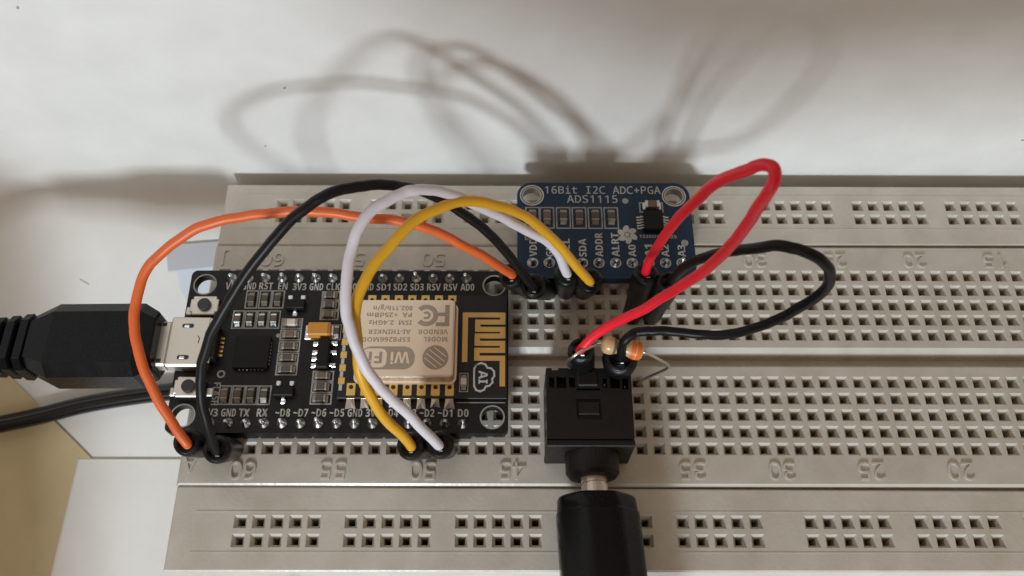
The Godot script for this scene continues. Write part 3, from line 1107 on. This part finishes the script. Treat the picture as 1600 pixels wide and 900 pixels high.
# ======================= audio jack and plug ================================
func make_audio() -> void:
	var t := thing("audio_jack", "square black headphone jack socket standing on the near half of the breadboard", "audio jack", Vector3(9.8, 0, 10.4))
	# body with its wells cut out
	var c := CSGBox3D.new()
	c.size = Vector3(11.7, 9.0, 10.0)
	c.material = M["jack_plastic"]
	hang(c, "jack_body", t)
	c.basis = Basis.from_scale(Vector3.ONE * S)
	c.position = Vector3(9.8, 4.52, 10.2) * S - origin_of(t)
	for e in [[-5.1, 0, -2.95, 0.7, 3.0, 1.6], [-3.75, 0, -2.95, 1.3, 4.0, 1.8], [-2.3, 0, -2.95, 0.8, 3.0, 1.6], [2.2, 0, -2.9, 0.6, 3.0, 1.5], [3.6, 0, -2.95, 1.3, 4.0, 1.8], [5.0, 0, -2.8, 0.8, 3.0, 1.8],
			[-0.1, 0, 0.9, 3.4, 0.7, 3.0], [-4.6, 0, -5.0, 0.9, 4.0, 0.6], [-0.1, 0, -1.9, 3.2, 1.6, 0.35]]:
		var k := CSGBox3D.new()
		k.name = "cut"
		k.operation = CSGShape3D.OPERATION_SUBTRACTION
		k.size = Vector3(e[3], e[4], e[5])
		k.position = Vector3(e[0], 4.5, e[2])
		k.material = M["jack_plastic"]
		c.add_child(k, true)
	var st := new_st()
	bevel_box(st, Vector3(9.65, 8.9, 6.75), Vector3(2.9, 0.7, 2.2), 0.2)
	obj("latch_tab", st, "jack_plastic", t)
	st = new_st()
	bevel_box(st, Vector3(9.7, 8.5, 10.9), Vector3(3.0, 0.8, 1.9), 0.12)
	obj("inner_tab", st, "jack_plastic", t)
	st = new_st()
	bevel_box(st, Vector3(9.8, 4.4, 15.75), Vector3(11.9, 8.6, 0.95), 0.15)
	bevel_box(st, Vector3(9.8, 4.3, 15.25), Vector3(11.0, 8.0, 0.5), 0.05)
	obj("front_flange", st, "jack_plastic", t)
	st = new_st()
	tube(st, [Vector3(10.2, 4.9, 16.1), Vector3(10.2, 4.9, 18.9), Vector3(10.2, 4.9, 19.5), Vector3(10.2, 4.9, 19.6)], [3.7, 3.65, 3.2, 2.0], 40, false)
	obj("barrel", st, "jack_plastic", t)
	for e in [[12.05, 7.35], [14.85, 7.6]]:
		st = new_st()
		bevel_box(st, Vector3(e[0], 7.3, e[1]), Vector3(0.22, 1.7, 0.45), 0.06)
		obj("spring_contact", st, "solder", t)
	st = new_st()
	for e in [[4.9, 3.81], [4.9, 13.97], [15.0, 6.35], [15.0, 13.97]]:
		bevel_box(st, Vector3(e[0] + 0.1, -1.2, e[1] + 1.0), Vector3(0.6, 2.5, 0.3), 0.05)
	obj("solder_pin", st, "tin", t)
	# plug in the jack, running towards the viewer
	var p := thing("audio_plug", "black faceted headphone plug pushed into the jack, its cable leading off towards the viewer", "audio plug", Vector3(11.5, 0, 40))
	var ax := func(z: float) -> Vector3: return Vector3(10.2 + (z - 17.0) * 0.05, 4.95 + (z - 17.0) * 0.035, z)
	st = new_st()
	var path := []
	var rr := []
	for e in [[18.9, 1.75], [20.3, 1.75], [20.35, 1.62], [20.6, 1.62], [20.65, 1.8], [23.2, 1.8]]:
		path.append(ax.call(e[0]))
		rr.append(e[1])
	tube(st, path, rr, 28, false)
	obj("metal_shaft", st, "steel", p)
	st = new_st()
	path = []
	rr = []
	for e in [[22.3, 4.6], [22.34, 4.9], [22.5, 5.2], [22.8, 5.4], [24.3, 5.5], [24.4, 5.5], [24.55, 5.66], [24.7, 5.68], [36.0, 5.75], [56.0, 5.8], [57.5, 5.2], [58.0, 3.0]]:
		path.append(ax.call(e[0]))
		rr.append(e[1])
	var rings := []
	for i in path.size():
		var ring := []
		for k in 64:
			var a: float = TAU * k / 64
			var off: float = fposmod(a + PI / 8, PI / 4) - PI / 8
			var flat: float = lerpf(minf(cos(PI / 8) / cos(off), 0.972), 0.955, 0.25)
			ring.append(path[i] + Vector3(cos(a), sin(a) * 0.97, 0) * rr[i] * 1.035 * flat)
		rings.append(ring)
	loft(st, rings, true)
	obj("plug_grip", st, "rubber", p)
	st = new_st()
	path = []
	rr = []
	for k in 10:
		path.append(ax.call(57.5 + 1.6 * k))
		rr.append((2.7 if k % 2 else 2.2) - 0.05 * k)
	tube(st, path, rr, 20, false)
	obj("strain_relief", st, "rubber", p)
	st = new_st()
	tube(st, smooth_path([ax.call(70.0), ax.call(80.0), Vector3(14, 4, 95), Vector3(18, -5, 120), Vector3(26, -7, 160), Vector3(30, -7, 250)], 10), 1.5, 14)
	obj("cable", st, "cable_sheath", p)


# ======================= usb lead and black cable ============================
func make_usb() -> void:
	var t := thing("usb_cable", "black micro USB lead with a faceted grip, plugged into the left end of the board", "cable", Vector3(-62, TABLE_Y, 0.4))
	var st := new_st()
	var oct := func(x: float, hz: float, hy: float, b: float, cy: float) -> Array:
		var r := []
		for e in [[hz - b * 0.8, hy], [hz, hy - b * 1.1], [hz, -hy + b * 0.8], [hz - b, -hy], [-hz + b, -hy], [-hz, -hy + b * 0.8], [-hz, hy - b * 0.8], [-hz + b, hy]]:
			r.append(Vector3(x, cy + e[1], 0.45 + e[0] + (x + 60) * -0.012))
		return r
	loft(st, [oct.call(-69.4, 3.2, 2.9, 1.2, 5.1), oct.call(-69.1, 3.9, 3.3, 1.4, 5.1), oct.call(-65.8, 5.55, 4.0, 1.85, 5.2), oct.call(-53.6, 5.55, 4.0, 1.85, 5.2), oct.call(-51.6, 4.4, 3.4, 1.5, 5.1), oct.call(-51.4, 4.1, 3.1, 1.4, 5.1)])
	obj("plug_grip", st, "rubber", t)
	st = new_st()
	for k in 6:
		var x := -70.1 - 2.0 * k
		loft(st, [oct.call(x + 0.75, 3.9 - 0.2 * k, 3.0 - 0.1 * k, 1.3, 5.0), oct.call(x + 0.55, 4.3 - 0.2 * k, 3.3 - 0.1 * k, 1.4, 5.0), oct.call(x - 0.55, 4.25 - 0.2 * k, 3.25 - 0.1 * k, 1.4, 5.0), oct.call(x - 0.75, 3.8 - 0.2 * k, 2.9 - 0.1 * k, 1.3, 5.0)])
	loft(st, [oct.call(-69.2, 2.9, 2.3, 0.9, 5.0), oct.call(-81.5, 2.2, 1.9, 0.7, 4.9)])
	obj("strain_relief", st, "rubber", t)
	st = new_st()
	tube(st, smooth_path([Vector3(-80, 4.9, 0.5), Vector3(-88, 3.5, 1.2), Vector3(-100, -1.5, 5), Vector3(-120, -14, 8), Vector3(-160, -26, 12), Vector3(-240, -30, 20)], 10), 2.0, 16)
	obj("cable", st, "cable_sheath", t)
	st = new_st()
	bevel_box(st, Vector3(-51.0, 4.95, 0.3), Vector3(2.2, 2.3, 6.9), 0.3)
	bevel_box(st, Vector3(-50.02, 4.95, 0.3), Vector3(0.25, 2.1, 6.6), 0.1)
	var sh := obj("metal_shell", st, "steel", t)
	for z in [-2.6, 3.0]:
		st = new_st()
		bevel_box(st, Vector3(-51.0, 6.1, z), Vector3(0.7, 0.06, 0.55), 0.02)
		obj("latch_hole", st, "switch_black", sh)
	var c := thing("black_cable", "thin glossy black cable running under the USB lead and beneath the breadboard", "cable", Vector3(-66, TABLE_Y, 6))
	st = new_st()
	var path := []
	for e in [[-230, 22], [-160, 14], [-105, 5.2], [-89, 2.4], [-81.8, 1.0], [-74.6, -0.6], [-66.9, -1.8], [-59.7, -2.6], [-48, -3.5], [-20, -4.0], [10, -5]]:
		path.append(Vector3(e[0], slope_y(e[1]) + 1.6, e[1]))
	tube(st, smooth_path(path, 10), 1.5, 18)
	obj("sheath", st, "cable_sheath", c)


# ======================= jumper wires =======================================
func housing(t: Node3D, base: Vector3, top: Vector3, wide := 1.0) -> void:
	var a := (top - base).normalized()
	var u := (Vector3.RIGHT - a * a.x).normalized()
	var w := u.cross(a)
	var ln := (top - base).length()
	var path := []
	var rr := []
	for e in [[0.04, 1.02], [0.25, 1.2], [0.9, 1.26], [ln * 0.45, 1.33], [ln * 0.47, 1.42], [ln - 2.4, 1.52], [ln - 1.0, 1.55], [ln - 0.45, 1.46], [ln - 0.12, 1.25], [ln - 0.02, 0.98], [ln - 0.3, 0.8], [ln - 0.9, 0.76]]:
		path.append(base + a * e[0])
		rr.append(e[1] * 1.2 * lerpf(1.0, wide, clampf(e[0] / ln, 0, 1)))
	var st := new_st()
	tube(st, path, rr, 22)
	for k in 3:
		bevel_box(st, base + a * (ln - 3.0 - 1.1 * k) + w * 1.46 * lerpf(1.0, wide, 0.8), Vector3(1.3, 0.45, 0.22), 0.08, Basis(u, a, w))
	var hs := obj("connector_sleeve", st, "black_plastic", t)
	st = new_st()
	bevel_box(st, Vector3(base.x, -1.3, base.z), Vector3(0.62, 3.2, 0.62), 0.1)
	obj("pin", st, "tin", hs)
	st = new_st()
	bevel_box(st, top - a * 0.3 + w * 0.82 + u * 0.2, Vector3(0.5, 0.8, 0.14), 0.04, Basis(u, a, w))
	obj("crimp", st, "solder", hs)


func jumper(label: String, m: String, r: float, pts: Array, base_a: Vector3, base_b: Vector3, wide_b := 1.0) -> Node3D:
	var a: Vector3 = pts[0]
	var b: Vector3 = pts[-1]
	var t := thing("jumper_wire", label, "jumper wire", Vector3(base_a.x, 0, base_a.z), "jumper wires on the breadboard")
	var path := [a - (a - base_a).normalized() * 1.1]
	path.append_array(pts)
	path.append(b - (b - base_b).normalized() * 1.1)
	var st := new_st()
	var run := smooth_path(path, 9)
	var radii := []
	var f := FastNoiseLite.new()
	f.seed = int(rng.randi() % 1000)
	f.frequency = 0.014
	for k in run.size():
		var fade := minf(1.0, minf(k, run.size() - 1 - k) / 14.0)
		run[k] += Vector3(f.get_noise_2d(k * 3.0, 0), f.get_noise_2d(k * 3.0, 90), f.get_noise_2d(k * 3.0, 180)) * 0.5 * fade
		radii.append(r * (1.0 + 0.04 * f.get_noise_2d(k * 6.0, 300)))
	tube(st, run, radii, 16)
	obj("wire", st, m, t)
	housing(t, base_a, a)
	housing(t, base_b, b, wide_b)
	return t


func make_jumpers() -> void:
	var V := func(l: Array) -> Array:
		var o := []
		for e in l:
			o.append(Vector3(e[0], e[1], e[2]))
		return o
	jumper("orange jumper wire arching from the board's lower left corner to the blue board", "wire_orange", 0.65,
		V.call([[-42.6, 13.0, 17.0], [-45.6, 16.0, 12.9], [-47.8, 20.0, 7.5], [-48.3, 22.5, 2.4], [-46.4, 25.0, -2.2], [-40.9, 27.5, -5.6], [-34.3, 29.0, -7.0], [-27.9, 29.5, -7.5], [-21.6, 29.0, -7.4], [-15.4, 27.5, -7.4], [-9.9, 25.0, -7.0], [-5.1, 20.5, -6.4], [-1.0, 14.0, -6.7]]),
		Vector3(-43.18, 0, 13.97), Vector3(2.3, 0, -11.2))
	jumper("long black jumper wire arching highest over the left half of the breadboard", "wire_black", 0.65,
		V.call([[-38.6, 13.0, 18.0], [-38.9, 19.0, 14.7], [-37.8, 25.0, 10.4], [-34.8, 30.0, 6.8], [-30.0, 35.0, 2.3], [-24.7, 38.5, -2.0], [-20.5, 39.0, -4.4], [-16.6, 36.5, -6.9], [-12.6, 32.5, -8.7], [-8.1, 28.0, -9.0], [-3.3, 23.0, -7.7], [2.1, 14.0, -5.0]]),
		Vector3(-40.4, 0, 14.2), Vector3(5.0, 0, -11.2))
	jumper("white jumper wire curving over the metal shield beside the yellow one", "wire_white", 0.67,
		V.call([[-10.1, 13.0, 17.3], [-13.3, 20.0, 15.8], [-16.7, 25.5, 13.8], [-18.9, 29.5, 10.6], [-19.9, 32.0, 6.8], [-19.6, 34.5, 1.5], [-17.4, 36.5, -2.4], [-14.2, 37.0, -5.3], [-11.4, 36.5, -6.3], [-7.1, 33.0, -7.4], [-0.8, 26.0, -8.3], [4.3, 20.0, -8.4], [6.9, 14.0, -6.9]]),
		Vector3(-9.9, 0, 13.97), Vector3(7.62, 0, -11.2))
	jumper("yellow jumper wire curving over the metal shield to the blue board", "wire_yellow", 0.67,
		V.call([[-13.9, 13.0, 17.5], [-16.4, 20.0, 16.2], [-18.2, 25.0, 13.6], [-19.1, 28.5, 10.1], [-18.7, 31.0, 5.5], [-16.5, 33.0, 1.1], [-12.9, 34.0, -3.0], [-8.5, 33.5, -5.8], [-4.0, 31.0, -7.8], [0.8, 26.5, -8.5], [5.1, 21.0, -7.9], [10.1, 14.0, -5.9]]),
		Vector3(-12.9, 0, 13.97), Vector3(10.3, 0, -11.2))
	jumper("red jumper wire in a tall narrow loop from the blue board to the jack", "wire_red", 0.63,
		V.call([[18.0, 14.0, -7.2], [17.8, 26.0, -5.1], [18.6, 40.0, -1.7], [20.4, 49.0, 0.5], [22.5, 54.0, 2.2], [23.5, 55.0, 3.7], [23.2, 52.0, 5.0], [22.1, 45.0, 5.3], [19.6, 37.0, 5.2], [16.2, 27.0, 3.9], [11.6, 19.0, 3.5], [8.4, 14.5, 4.7]]),
		Vector3(17.7, 0, -7.0), Vector3(10.0, 0, 3.6))
	jumper("short black jumper wire in a wide loop to the right of the red one", "wire_black", 0.63,
		V.call([[21.1, 14.0, -5.7], [21.6, 26.0, -2.1], [24.1, 35.0, 1.0], [26.6, 41.0, 3.8], [29.5, 43.0, 5.5], [32.6, 41.0, 6.5], [33.6, 36.0, 6.6], [32.1, 29.0, 6.1], [28.9, 22.0, 5.1], [24.2, 18.0, 4.2], [18.6, 17.0, 3.3], [15.6, 16.4, 3.1], [14.2, 15.6, 3.9], [13.9, 12.3, 4.9]]),
		Vector3(20.6, 0, -6.9), Vector3(14.8, 0, 3.5), 1.35)


# ======================= resistor ===========================================
func make_resistor() -> void:
	var t := thing("axial_resistor", "beige resistor with orange bands bridging the red and black wires at the jack", "resistor", Vector3(13.8, 0, 4.2))
	var a := Vector3(11.35, 13.2, 3.3)
	var b := Vector3(17.0, 12.4, 4.2)
	var d := b - a
	var path := []
	var rr := []
	for e in [[0.0, 0.35], [0.03, 0.95], [0.1, 1.22], [0.2, 1.28], [0.3, 1.14], [0.38, 0.95], [0.6, 0.95], [0.68, 1.14], [0.78, 1.32], [0.9, 1.25], [0.97, 0.95], [1.0, 0.35]]:
		path.append(a + d * e[0])
		rr.append(e[1])
	var st := new_st()
	tube(st, path, rr, 22)
	var body := obj("body", st, "resistor_beige", t)
	for e in [[0.68, 0.79, 1.14, 1.32], [0.82, 0.93, 1.3, 1.2], [0.27, 0.34, 1.2, 1.04]]:
		st = new_st()
		tube(st, [a + d * e[0], a + d * (e[0] + e[1]) / 2, a + d * e[1]], [e[2] + 0.02, (e[2] + e[3]) / 2 + 0.03, e[3] + 0.02], 22, true, false)
		obj("colour_band", st, "band_orange" if e[0] > 0.5 else "capacitor_body", body)
	st = new_st()
	tube(st, smooth_path([b, b + d * 0.08, Vector3(19.0, 11.2, 4.6), Vector3(20.8, 9.0, 4.6), Vector3(21.0, 8.0, 4.75), Vector3(20.2, 6.0, 4.6), Vector3(18.6, 2.2, 4.2), Vector3(17.9, -1.0, 4.0)], 8), 0.21, 10)
	obj("lead", st, "lead_wire", t)
	st = new_st()
	tube(st, smooth_path([a, a - d * 0.1, Vector3(9.6, 15.0, 4.6), Vector3(8.4, 15.4, 5.3), Vector3(7.2, 14.6, 5.9), Vector3(6.8, 12.0, 5.6), Vector3(7.2, 9.6, 5.4)], 8), 0.21, 10)
	obj("lead", st, "lead_wire", t)


# ======================= odds and ends ======================================
func make_small_things() -> void:
	var st := new_st()
	var sides := []
	for e in [[-76.2, -87.5], [-40.0, -40.0]]:
		var x0: float = e[0]
		var x1: float = e[1]
		var inn := 0.3 if x0 < -50 else -0.3
		sides.append([Vector3(x0 + inn, -28.5, 7.25), Vector3(x0 + inn, -28.75, 7.0), Vector3(x0 + inn, -60, 7.0), Vector3(x1 + inn, -90, 60), Vector3(x1 + inn, -28.5 - 0.42 * 52.75, 60)])
		sides.append([Vector3(x0, -28.8, 7.5), Vector3(x0, -29.0, 7.3), Vector3(x0, -60, 7.3), Vector3(x1, -90, 59.6), Vector3(x1, -28.8 - 0.42 * 52.1, 59.6)])
	loft(st, [sides[0], sides[1], sides[3], sides[2]])
	bevel_box(st, Vector3(45, -50.0, 6), Vector3(120, 83.0, 44), 0.4)
	var b := obj("white_block", st, "white_paint")
	tag(b, "white wedge shaped block under the front of the breadboard, its corner showing at lower left", "block")
	var t := thing("paper_tab", "pale blue paper tab sticking out from under the breadboard's left end", "paper tab", Vector3(-52, TABLE_Y, -18))
	st = new_st()
	var rings := []
	for lift in [0.1, 0.3]:
		var r := []
		for p in [[-58.8, -22.2], [-44.0, -23.4], [-44.0, -10.0], [-51.3, -13.6], [-55.6, -15.1], [-57.2, -17.1], [-58.4, -19.1]]:
			r.append(Vector3(p[0], slope_y(p[1]) + lift, p[1]))
		rings.append(r)
	loft(st, rings)
	obj("blue_leaf", st, "blue_card", t)
	st = new_st()
	rings = []
	for lift in [0.31, 0.5]:
		var r := []
		for p in [[-60.5, -23.9], [-60.1, -25.0], [-59.0, -25.6], [-44.0, -26.6], [-44.0, -23.0], [-60.3, -21.6]]:
			r.append(Vector3(p[0], slope_y(p[1]) + lift, p[1]))
		rings.append(r)
	loft(st, rings)
	obj("grey_leaf", st, "grey_card", t)
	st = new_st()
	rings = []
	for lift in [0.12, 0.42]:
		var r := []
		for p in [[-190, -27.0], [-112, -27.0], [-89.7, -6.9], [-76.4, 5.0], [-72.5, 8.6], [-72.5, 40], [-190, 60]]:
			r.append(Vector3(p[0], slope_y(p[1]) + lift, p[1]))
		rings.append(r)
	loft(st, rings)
	var tan_sheet := obj("shade_sheet", st, "shade_tan")  # laid where shade falls; the brown shade is put into its colour
	tag(tan_sheet, "tan sheet left of the white block, its colour standing in for shade on the white surface", "painted_shade")
	st = new_st()
	bevel_box(st, Vector3(4.8, 0.18, 3.0), Vector3(1.3, 0.35, 0.5), 0.12, Basis(Vector3.UP, -0.3))
	var cr := obj("rust_crumb", st, "rust_crumb")
	tag(cr, "tiny rust brown crumb lying on the breadboard behind the jack", "crumb")
	st = new_st()
	var face := PackedVector2Array([Vector2(-86, -75), Vector2(-86, 16), Vector2(-98, 46), Vector2(-220, 96), Vector2(-220, -75)])
	slab_z(st, face, 95, 155)
	var bx := obj("added_shade_block", st, "blocker_brown")  # added out of view, only to cast shade over the lower left
	tag(bx, "added brown block out of view at front left, there only to shade the white surface", "light_blocker")
	st = new_st()
	slab_z(st, PackedVector2Array([Vector2(-48, 430), Vector2(-50, 88), Vector2(-38, 82), Vector2(-14, 71), Vector2(2, 73), Vector2(26, 75), Vector2(280, 72), Vector2(280, 430)]), 150, 153)
	var bl := obj("added_shade_panel", st, "blocker_brown")  # added out of view; lower edge shaped to shade the upper wall
	tag(bl, "added brown panel out of view behind the camera, there only to shade the wall", "blind", "", "structure")


func slab_z(st: SurfaceTool, face: PackedVector2Array, z0: float, z1: float) -> void:
	var rings := []
	for z in [z0, z1]:
		var r := []
		for p in face:
			r.append(Vector3(p.x, p.y, z))
		rings.append(r)
	loft(st, rings)
